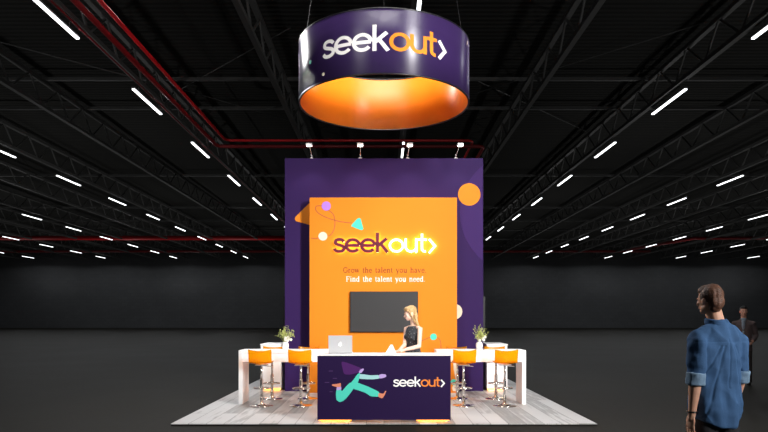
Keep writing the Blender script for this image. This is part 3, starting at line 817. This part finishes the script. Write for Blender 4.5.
def face_bits(T, parent, col_eye, lipm, browm):
    R = T.to_3x3()
    for s in (-1,1):
        MB().ell(T@Vector((s*.030,.080,.112)),(.0125,.0105,.0085),R).build('eye', M['eye_white'], parent, smooth=True, loc=(0,0,0))
        MB().ell(T@Vector((s*.030,.0885,.112)),(.0052,.0035,.0052),R).build('iris', col_eye, parent, smooth=True, loc=(0,0,0))
        MB().limb([T@Vector((s*.014,.094,.128)),T@Vector((s*.030,.094,.133)),T@Vector((s*.046,.085,.128))],[.0035,.004,.0025],8).build('eyebrow', browm, parent, smooth=True, loc=(0,0,0))
    lm = MB(); lm.ell(T@Vector((0,.0985,.0605)),(.019,.0085,.0042),R); lm.ell(T@Vector((0,.098,.052)),(.016,.0085,.005),R)
    lm.build('lips', lipm, parent, smooth=True, loc=(0,0,0))
def hand(mb, wrist, a, n, t, curl=.35, sc=1.0):
    """wrist point; a along the hand, n towards the palm side, t towards the thumb"""
    w = Vector(wrist); a = Vector(a).normalized(); t = Vector(t); t = (t-a*t.dot(a)).normalized()
    n2 = a.cross(t); n2 = n2 if n2.dot(Vector(n)) > 0 else -n2; n = n2
    R = Matrix((t, n, a)).transposed()
    mb.ell(w+a*.05*sc, (.040*sc,.0145*sc,.055*sc), R)
    mb.ell(w+a*.035*sc+t*.022*sc+n*.008*sc, (.018*sc,.013*sc,.030*sc), R)
    mb.ell(w+a*.075*sc, (.040*sc,.012*sc,.022*sc), R)
    mb.limb([w-a*.02*sc, w+a*.03*sc], [.024*sc,.024*sc], 12)
    for off, ln, k in ((-.0335,.060,1.15),(-.0115,.074,1.0),(.0115,.080,.95),(.0345,.070,.9)):
        p = w+a*(.082*sc)+t*off*sc; d = a+t*off*1.3; d.normalize(); pts = [w+a*.06*sc+t*off*.8*sc, p]; cc = 0
        for seg, fr in ((.45,.8),(.30,1.2),(.25,.9)):
            cc += curl*fr*k; dd = (d*math.cos(cc)+n*math.sin(cc)); p = p+dd*ln*seg*sc; pts.append(p)
        mb.limb(pts, [.0085*sc,.0085*sc,.0080*sc,.0072*sc,.0062*sc], 10)
    b = w+a*.022*sc+t*.026*sc; d = (a*.75+t*.6+n*.35).normalized()
    p1 = b+d*.036*sc; p2 = p1+(d*.7+a*.5+n*.25).normalized()*.030*sc; p3 = p2+(a*.9+n*.3).normalized()*.022*sc
    mb.limb([b,p1,p2,p3],[.013*sc,.0105*sc,.0095*sc,.0075*sc],10)
M['eye_white'] = mat('eye_white', (.8,.78,.75), .2); M['iris_d'] = mat('dark_iris', (.05,.03,.02), .2)
M['shoe'] = mat('dark_leather', (.02,.015,.012), .4)
def shoes(parent, feet, m, yawv=(0,1), sc=1.0):
    for fx, fy in feet:
        mb = MB(); mb.ell((fx,fy+.06,.046),(.045*sc,.13*sc,.042)); mb.ell((fx,fy-.03,.058),(.04*sc,.055*sc,.05)); mb.box(fx-.038*sc,fx+.038*sc,fy-.07,fy+.15,0.002,.03)
        organic(mb, 'shoe', m, parent, .006, 4)

# ---- man in the blue shirt (back view)
skm = skin('tanned_skin', (.74,.41,.28))
def denim():
    m = mat('blue_chambray', (.058,.135,.285), .85, spec=.2, bump=.25, bscale=300, var=.18, vscale=7)
    return m
M['denim'] = denim(); M['denim_in'] = mat('pale_blue_cuff', (.20,.31,.44), .85, spec=.2, bump=.25, bscale=300, var=.15, vscale=20)
M['jeans'] = mat('dark_grey_trousers', (.028,.028,.032), .85, spec=.2, var=.2, vscale=8)
M['hair_b'] = mat('brown_hair', (.135,.058,.032), .55, bump=.6, bscale=120, var=.45, vscale=60)
def man():
    X = (716-384)*4.65/F
    root = thing('person', 'man with short brown hair in a blue shirt with rolled sleeves, seen from behind', 'person', (X,4.65,0), math.radians(15))
    T = Matrix.Translation((-.053,-.005,1.578)) @ Matrix.Rotation(math.radians(6),4,'Z') @ Matrix.Rotation(math.radians(-3),4,'X') @ Matrix.Scale(.92,4)
    b = MB(); head_shapes(b, T)
    b.limb([(0,-.03,1.46),(-.02,-.022,1.53),(-.035,-.005,1.62)],[.062,.056,.056],16)
    b.loft([(0,0,.86,.15,.10),(0,0,.95,.16,.11),(0,0,1.08,.14,.095),(0,0,1.25,.16,.10),(0,-.015,1.36,.14,.075),(0,-.02,1.43,.11,.06),(0,-.025,1.50,.06,.05)])
    for s in (-1,1):
        sh = (s*.165,-.01,1.425)
        el = (-.200,-.03,1.13) if s < 0 else (.197,-.02,1.14)
        wr = (-.222,-.015,.86) if s < 0 else (.205,.06,.875)
        b.limb([sh,((sh[0]+el[0])/2,(sh[1]+el[1])/2-.01,(sh[2]+el[2])/2),el],[.032,.030,.040],14)
        e2 = Vector(el); w2 = Vector(wr)
        b.limb([e2, e2.lerp(w2,.3), e2.lerp(w2,.7), w2],[.043,.042,.032,.026],14)
        a = (w2-e2).normalized(); a = (a+Vector((0,.05,0))).normalized()
        hand(b, w2, a, (-s,.15,0), (0,1,.1), .30)
        b.limb([(s*.09,0,.92),(s*.095,.0,.50),(s*.10,-.01,.10)],[.085,.055,.042],14)
        b.ell((s*.10,.04,.055),(.035,.09,.03))
    body = organic(b, 'body', skm, root, .0042, 5)
    face_bits(T, root, M['iris_d'], mat('lips', (.45,.16,.12), .5), M['hair_b'])
    # hair
    h = MB(); R = T.to_3x3()
    h.ell(T@Vector((0,-.024,.152)),(.080,.090,.090),R); h.ell(T@Vector((0,.022,.188)),(.068,.072,.050),R)
    h.ell(T@Vector((0,-.062,.095)),(.064,.052,.070),R); h.ell(T@Vector((0,-.050,.060)),(.055,.045,.050),R)
    h.ell(T@Vector((0,.050,.200)),(.056,.030,.024),R)
    for s in (-1,1): h.ell(T@Vector((s*.070,.006,.140)),(.012,.026,.040),R)
    organic(h, 'hair', M['hair_b'], root, .0045, 3, disp=lambda c: .0035*noise.noise(Vector((c.x*45,c.y*45,c.z*14)))-.001)
    # shirt
    s_ = MB()
    s_.loft([(-.01,.0,.775,.178,.135),(-.01,0,.86,.186,.142),(-.01,0,.95,.184,.140),(-.005,0,1.08,.174,.128),(0,-.005,1.22,.180,.126),(0,-.012,1.34,.192,.120),(0,-.018,1.41,.172,.104),(0,-.022,1.475,.115,.082),(0,-.022,1.515,.078,.070),(0,-.020,1.535,.066,.064)], 32)
    for s in (-1,1):
        el = Vector((-.200,-.03,1.13) if s < 0 else (.197,-.02,1.14)); sh = Vector((s*.170,-.012,1.385))
        s_.limb([Vector((s*.055,-.018,1.475)), Vector((s*.12,-.015,1.435)), sh, sh.lerp(el,.5)+Vector((s*.004,0,0)), el+Vector((0,0,.045))],[.045,.060,.069,.062,.053],18)
    def fold(c):
        z = c.z; n1 = noise.noise(Vector((c.x*16+z*2, c.y*10, z*2.6+3))); n2 = noise.noise(Vector((c.x*9+z*14, c.y*12, z*11-c.x*8)))
        n3 = abs(noise.noise(Vector((c.x*7+z*3, c.y*8, z*5+9))))
        arm = min(1, max(0, (abs(c.x)-.13)/.05))*(1 if z > 1.1 else 0)
        pleat = -.008*math.exp(-((c.x-.0)/.006)**2) if (c.y < -.05 and 1.05 < z < 1.40) else 0
        pleat += sum(-.006*math.exp(-((c.x-q-(z-1.3)*k)/.009)**2) for q, k in ((-.05,.25),(.055,-.2),(-.09,.5),(.10,-.45))) if (c.y < -.03 and z < 1.36) else 0
        yoke = -.0025*math.exp(-((z-1.385)/.004)**2) if c.y < -.04 else 0
        return .005+.019*n1*(1-.4*arm)+.011*n2*(.45+.5*arm)-.019*n3*(1-.5*arm)+pleat+yoke+.003
    # curved hem: cut low at the back centre
    organic(s_, 'shirt', M['denim'], root, .0055, 3, disp=fold, warp=lambda c: Vector((c.x,c.y,c.z+max(0,(.90-c.z)/.125)*.055*min(1,abs(c.x+.01)/.17)**2)) if c.z < .9 else c)
    cu = MB()
    for s in (-1,1):
        e1 = Vector((-.200,-.030,1.165) if s < 0 else (.197,-.02,1.175)); e2 = Vector((-.204,-.026,1.075) if s < 0 else (.200,-.004,1.085))
        cf = MB(); cf.tube([e1, e1.lerp(e2,.1), e2.lerp(e1,.05), e2],[.062,.065,.066,.060],24)
        organic(cf, 'rolled_cuff', M['denim_in'], root, .005, 2, disp=lambda c: .005*noise.noise(c*28))
    co = MB(); pts = []
    for k in range(25):
        a = math.radians(-215+250*k/24); pts.append(Vector((-.012+.066*math.cos(a), -.016+.064*math.sin(a), 1.535+.010*math.sin(a))))
    co.tube(pts, .015, 8)
    for p_ in range(24): co.ell(pts[p_]+Vector((0,0,-.018)),(.016,.016,.022),n=8,m=6)
    organic(co, 'collar', M['denim'], root, .005, 3)
    br = MB(); w0 = Vector((-.221,-.016,.884)); br.tube([w0+Vector((.0335*math.cos(2*PI*k/20), .0335*math.sin(2*PI*k/20), .0)) for k in range(21)], .0055, 8)
    br.build('wristband', M['black'], root, smooth=True, loc=(0,0,0))
    tr = MB(); tr.loft([(0,.0,.80,.150,.115),(0,0,.88,.162,.122),(0,0,.98,.155,.112),(0,0,1.02,.14,.10)])
    for s in (-1,1):
        tr.limb([(s*.085,0,.84),(s*.095,.01,.50),(s*.10,-.01,.09)],[.095,.072,.060],18)
    organic(tr, 'trousers', M['jeans'], root, .007, 4, disp=lambda c: .006*noise.noise(Vector((c.x*10,c.y*10,c.z*16))))
    shoes(root, ((-.10,0),(.10,0)), M['shoe'])
man()

# ---- woman behind the desk
def woman():
    d = 10.22; X = (413-384)*d/F; ang = math.radians(128)
    root = thing('person', 'blonde woman in a sleeveless dark patterned dress standing behind the reception desk', 'person', (X,d,PT), ang)
    inv = (Matrix.Translation((X,d,PT)) @ Matrix.Rotation(ang,4,'Z')).inverted()
    P = lambda px, py, y: inv @ at(px,py,y)
    sk = skin('fair_skin', (.82,.54,.42))
    hairm = mat('blonde_hair', (.50,.31,.13), .5, bump=.5, bscale=90, var=.35, vscale=40)
    T = Matrix.Translation((0,.02,1.475)) @ Matrix.Rotation(math.radians(-24),4,'Z') @ Matrix.Rotation(math.radians(-12),4,'X')
    b = MB(); head_shapes(b, T, .94)
    b.limb([(0,-.02,1.36),(0,-.005,1.43),(0,.01,1.50)],[.052,.043,.044],14)
    torso = [(0,0,.84,.155,.105),(0,0,.92,.155,.105),(0,0,1.02,.125,.085),(0,0,1.10,.112,.078),(0,.005,1.22,.135,.095),(0,.0,1.30,.135,.085),(0,-.01,1.36,.120,.065),(0,-.012,1.40,.055,.05)]
    b.loft(torso)
    sL = Vector((-.165,-.005,1.345)); sR = Vector((.165,-.005,1.345))
    eL = P(419.2,346.2,9.98); wL = P(402.5,350.3,9.80)
    eR = P(404.5,345,10.2); wR = P(399,350.5,9.86)
    for s, sh, el, wr in ((-1,sL,eL,wL),(1,sR,eR,wR)):
        b.limb([Vector((s*.09,-.01,1.355)),sh,sh.lerp(el,.5),el],[.040,.044,.036,.030],14)
        b.limb([el, el.lerp(wr,.35), wr],[.032,.031,.021],14)
        a = (wr-el).normalized(); a.z = 0
        hand(b, wr+Vector((0,0,-.002)), a, (0,0,-1), Vector((0,0,1)).cross(a)*(1 if s < 0 else -1), .10, .88)
        b.limb([(s*.08,0,.86),(s*.08,.01,.48),(s*.08,-.01,.10)],[.082,.052,.034],14)
        b.ell((s*.08,.04,.045),(.034,.08,.028))
    organic(b, 'body', sk, root, .0042, 4)
    face_bits(T, root, M['iris_d'], mat('pink_lips', (.6,.2,.18), .4), hairm)
    h = MB(); R = T.to_3x3()
    h.ell(T@Vector((0,-.020,.156)),(.077,.094,.087),R); h.ell(T@Vector((0,.035,.192)),(.062,.062,.042),R)
    h.ell(T@Vector((0,-.065,.08)),(.066,.042,.095),R)
    for s in (-1,1):
        h.limb([T@Vector((s*.055,.060,.175)),T@Vector((s*.074,.028,.12)),T@Vector((s*.074,.005,.05)),T@Vector((s*.070,-.015,-.02))],[.011,.013,.013,.011],10)
    h.limb([T@Vector((-.045,-.06,.06)),T@Vector((-.062,-.045,-.02)),Vector((-.085,-.045,1.36)),Vector((-.10,-.03,1.28))],[.036,.030,.024,.010],12)
    h.limb([T@Vector((.045,-.06,.06)),T@Vector((.055,-.05,-.02)),Vector((.06,-.07,1.36))],[.045,.035,.015],12)
    organic(h, 'hair', hairm, root, .0045, 3, disp=lambda c: .005*noise.noise(Vector((c.x*55,c.y*55,c.z*9))))
    def dressm():
        m, nt, bb = nmat('dark_patterned_fabric')
        tc = nt.nodes.new('ShaderNodeTexCoord'); v = nt.nodes.new('ShaderNodeTexVoronoi'); v.inputs['Scale'].default_value = 26
        nt.links.new(tc.outputs['Object'], v.inputs['Vector'])
        r = nt.nodes.new('ShaderNodeValToRGB'); r.color_ramp.elements[0].position = .12; r.color_ramp.elements[0].color = (.22,.23,.24,1); r.color_ramp.elements[1].position = .34; r.color_ramp.elements[1].color = (.028,.03,.036,1)
        nt.links.new(v.outputs['Distance'], r.inputs['Fac']); nt.links.new(r.outputs['Color'], bb.inputs['Base Color']); bb.inputs['Roughness'].default_value = .75
        return m
    dr = MB(); dr.loft([(0,0,.58,.185,.15),(0,0,.70,.180,.14),(0,0,.84,.170,.12),(0,0,.92,.166,.115),(0,0,1.02,.137,.097),(0,0,1.10,.124,.090),(0,.005,1.20,.144,.106),(0,.0,1.29,.145,.096),(0,-.008,1.345,.140,.080),(0,-.012,1.385,.100,.068)], 28)
    for s in (-1,1): dr.ell((s*.06,.075,1.215),(.055,.045,.052))
    organic(dr, 'dress', dressm(), root, .006, 3, disp=lambda c: .006*noise.noise(Vector((c.x*12,c.y*12,c.z*7))))
    shoes(root, ((-.08,0),(.08,0)), M['shoe'], sc=.85)
woman()

# ---- man in a jacket in the distance
def far_man():
    d = 14.8; X = (743.6-384)*d/F
    root = thing('person', 'distant man in a grey brown jacket and dark trousers facing the booth', 'person', (X,d,0), math.radians(148))
    sk = skin('ruddy_skin', (.74,.38,.27))
    jm = mat('grey_brown_jacket', (.085,.060,.060), .8, var=.2, vscale=10); shm = mat('pale_shirt', (.22,.27,.33), .7)
    trm = mat('brown_black_trousers', (.036,.027,.025), .8, var=.2); hm = mat('dark_hair', (.012,.010,.010), .5, bump=.5, bscale=90)
    T = Matrix.Translation((0,.01,1.575)) @ Matrix.Rotation(math.radians(12),4,'Z')
    b = MB(); head_shapes(b, T)
    b.limb([(0,-.03,1.46),(0,-.01,1.62)],[.060,.055],14)
    b.loft([(0,0,.86,.15,.10),(0,0,.95,.16,.11),(0,0,1.10,.14,.10),(0,0,1.25,.16,.11),(0,-.01,1.38,.17,.10),(0,-.015,1.45,.13,.08),(0,-.02,1.50,.07,.06)])
    J = MB(); J.loft([(0,0,.78,.182,.135),(0,0,.92,.178,.13),(0,0,1.08,.165,.12),(0,.0,1.25,.182,.125),(0,-.005,1.38,.188,.118),(0,-.012,1.445,.16,.095),(0,-.02,1.50,.095,.075),(0,-.02,1.53,.068,.066)],28)
    tr = MB(); tr.loft([(0,.0,.80,.150,.115),(0,0,.90,.158,.120),(0,0,1.0,.15,.108)])
    for s in (-1,1):
        sh = Vector((s*.178,-.01,1.41)); el = Vector((s*.245,-.06,1.14)); wr = Vector((s*.175,.10,.93)) if s > 0 else Vector((s*.20,.10,1.02))
        b.limb([sh,el],[.05,.042]); b.limb([el,wr],[.042,.027])
        hand(b, wr, (wr-el).normalized(), (-s,0,-.1), (0,1,.3), .45)
        J.limb([Vector((s*.10,-.01,1.43)),sh,sh.lerp(el,.5),el,el.lerp(wr,.5),wr.lerp(el,.05)],[.06,.075,.068,.060,.052,.044],14)
        b.limb([(s*.09,0,.92),(s*.10,.0,.50),(s*.11,-.01,.10)],[.085,.055,.042]); b.ell((s*.11,.04,.05),(.04,.09,.03))
        tr.limb([(s*.085,0,.86),(s*.10,.01,.50),(s*.11,-.01,.09)],[.095,.075,.062],16)
    organic(b, 'body', sk, root, .005, 4); face_bits(T, root, M['iris_d'], mat('lips_far', (.35,.14,.11), .5), hm)
    organic(J, 'jacket', jm, root, .007, 4, disp=lambda c: .007*noise.noise(Vector((c.x*12,c.y*12,c.z*9))))
    sv = MB(); sv.add([(-.045,.075,1.515),(.045,.075,1.515),(.012,.137,1.15),(-.012,.137,1.15),(-.045,.05,1.515),(.045,.05,1.515),(.012,.10,1.15),(-.012,.10,1.15)],[(0,1,2,3),(7,6,5,4),(0,4,5,1),(1,5,6,2),(2,6,7,3),(3,7,4,0)])
    sv.ell((0,.0,1.515),(.066,.072,.03)); sv.ell((0,.09,1.36),(.04,.045,.13))
    organic(sv, 'shirt', shm, root, .006, 3)
    organic(tr, 'trousers', trm, root, .008, 4)
    h = MB(); R = T.to_3x3(); h.ell(T@Vector((0,-.030,.155)),(.083,.092,.090),R); h.ell(T@Vector((0,.025,.198)),(.068,.072,.042),R); h.ell(T@Vector((0,-.06,.09)),(.062,.048,.06),R)
    organic(h, 'hair', hm, root, .005, 3)
    shoes(root, ((-.11,0),(.11,0)), M['shoe'])
far_man()

# ------------------------------------------------------------------ light
def area(name, loc, target, sx, sy, power, col=(1,1,1), spread=180):
    ld = bpy.data.lights.new(name, 'AREA'); ld.shape = 'RECTANGLE'; ld.size = sx; ld.size_y = sy; ld.energy = power; ld.color = col; ld.spread = math.radians(spread)
    o = bpy.data.objects.new(name, ld); C.objects.link(o); o.location = loc
    o.rotation_euler = (Vector(target)-Vector(loc)).to_track_quat('-Z','Y').to_euler(); return o
area('key_light_front_right', (8.6,-1.5,6.6), (0,12,2.2), 1.3, 5.0, 290, (1,.98,.96), 48)  # unseen key light without a fixture, added for the light from front right
area('ring_streak_light_right', (4.7,4.4,9.0), (0,11.5,5.9), 1.7, 2.4, 260, (1,.99,.98), 120)  # unseen light added where the ring's vertical streaks reflect from
area('ring_streak_light_left_rear', (-6.6,17.1,10.55), (-1.4,11.3,5.9), 1.3, .9, 220, (1,.99,.98), 90)  # unseen light added for the white streak on the ring's left edge
area('ring_fill_light_top', (0,11.5,9.9), (0,11.5,0), 1.6, 1.6, 120, (1,.98,.96), 110)  # unseen fill added to brighten the ring's orange lining
area('fill_light_front_left', (-5.5,1.0,8.8), (0,12,1.5), 2.5, 2.5, 65, (1,.98,.97), 58)  # soft unseen fill added for the stand, no fixture behind it
for ux in (-48,-30,-14,14,30,48):  # invisible upward spots added across the hall to brighten the roof
    for uy in (14,32,50,68,85):
        ld = bpy.data.lights.new('roof_fill_light', 'SPOT'); ld.energy = 470 if uy < 80 else 230; ld.spot_size = math.radians(150); ld.spot_blend = .5; ld.shadow_soft_size = 0
        o = bpy.data.objects.new('roof_fill_light', ld); C.objects.link(o); o.location = (ux+.35*(uy-40)/10,uy,2.2); o.rotation_euler = (PI,0,0)
w = bpy.data.worlds.new('hall_air'); SC.world = w; w.use_nodes = True
w.node_tree.nodes['Background'].inputs[0].default_value = (.8,.9,1,1); w.node_tree.nodes['Background'].inputs[1].default_value = .06

cam = bpy.data.cameras.new('camera'); co = bpy.data.objects.new('camera', cam); C.objects.link(co)
co.location = (0,0,CZ); co.rotation_euler = (PI/2,0,0)
cam.sensor_fit = 'HORIZONTAL'; cam.sensor_width = 36; cam.lens = F/768*36; cam.shift_y = (317-216)/768; cam.clip_end = 300; cam.clip_start = .05
SC.camera = co
SC.view_settings.view_transform = 'Standard'; SC.view_settings.look = 'None'; SC.view_settings.gamma = 1; SC.view_settings.exposure = 0; SC.view_settings.use_curve_mapping = False
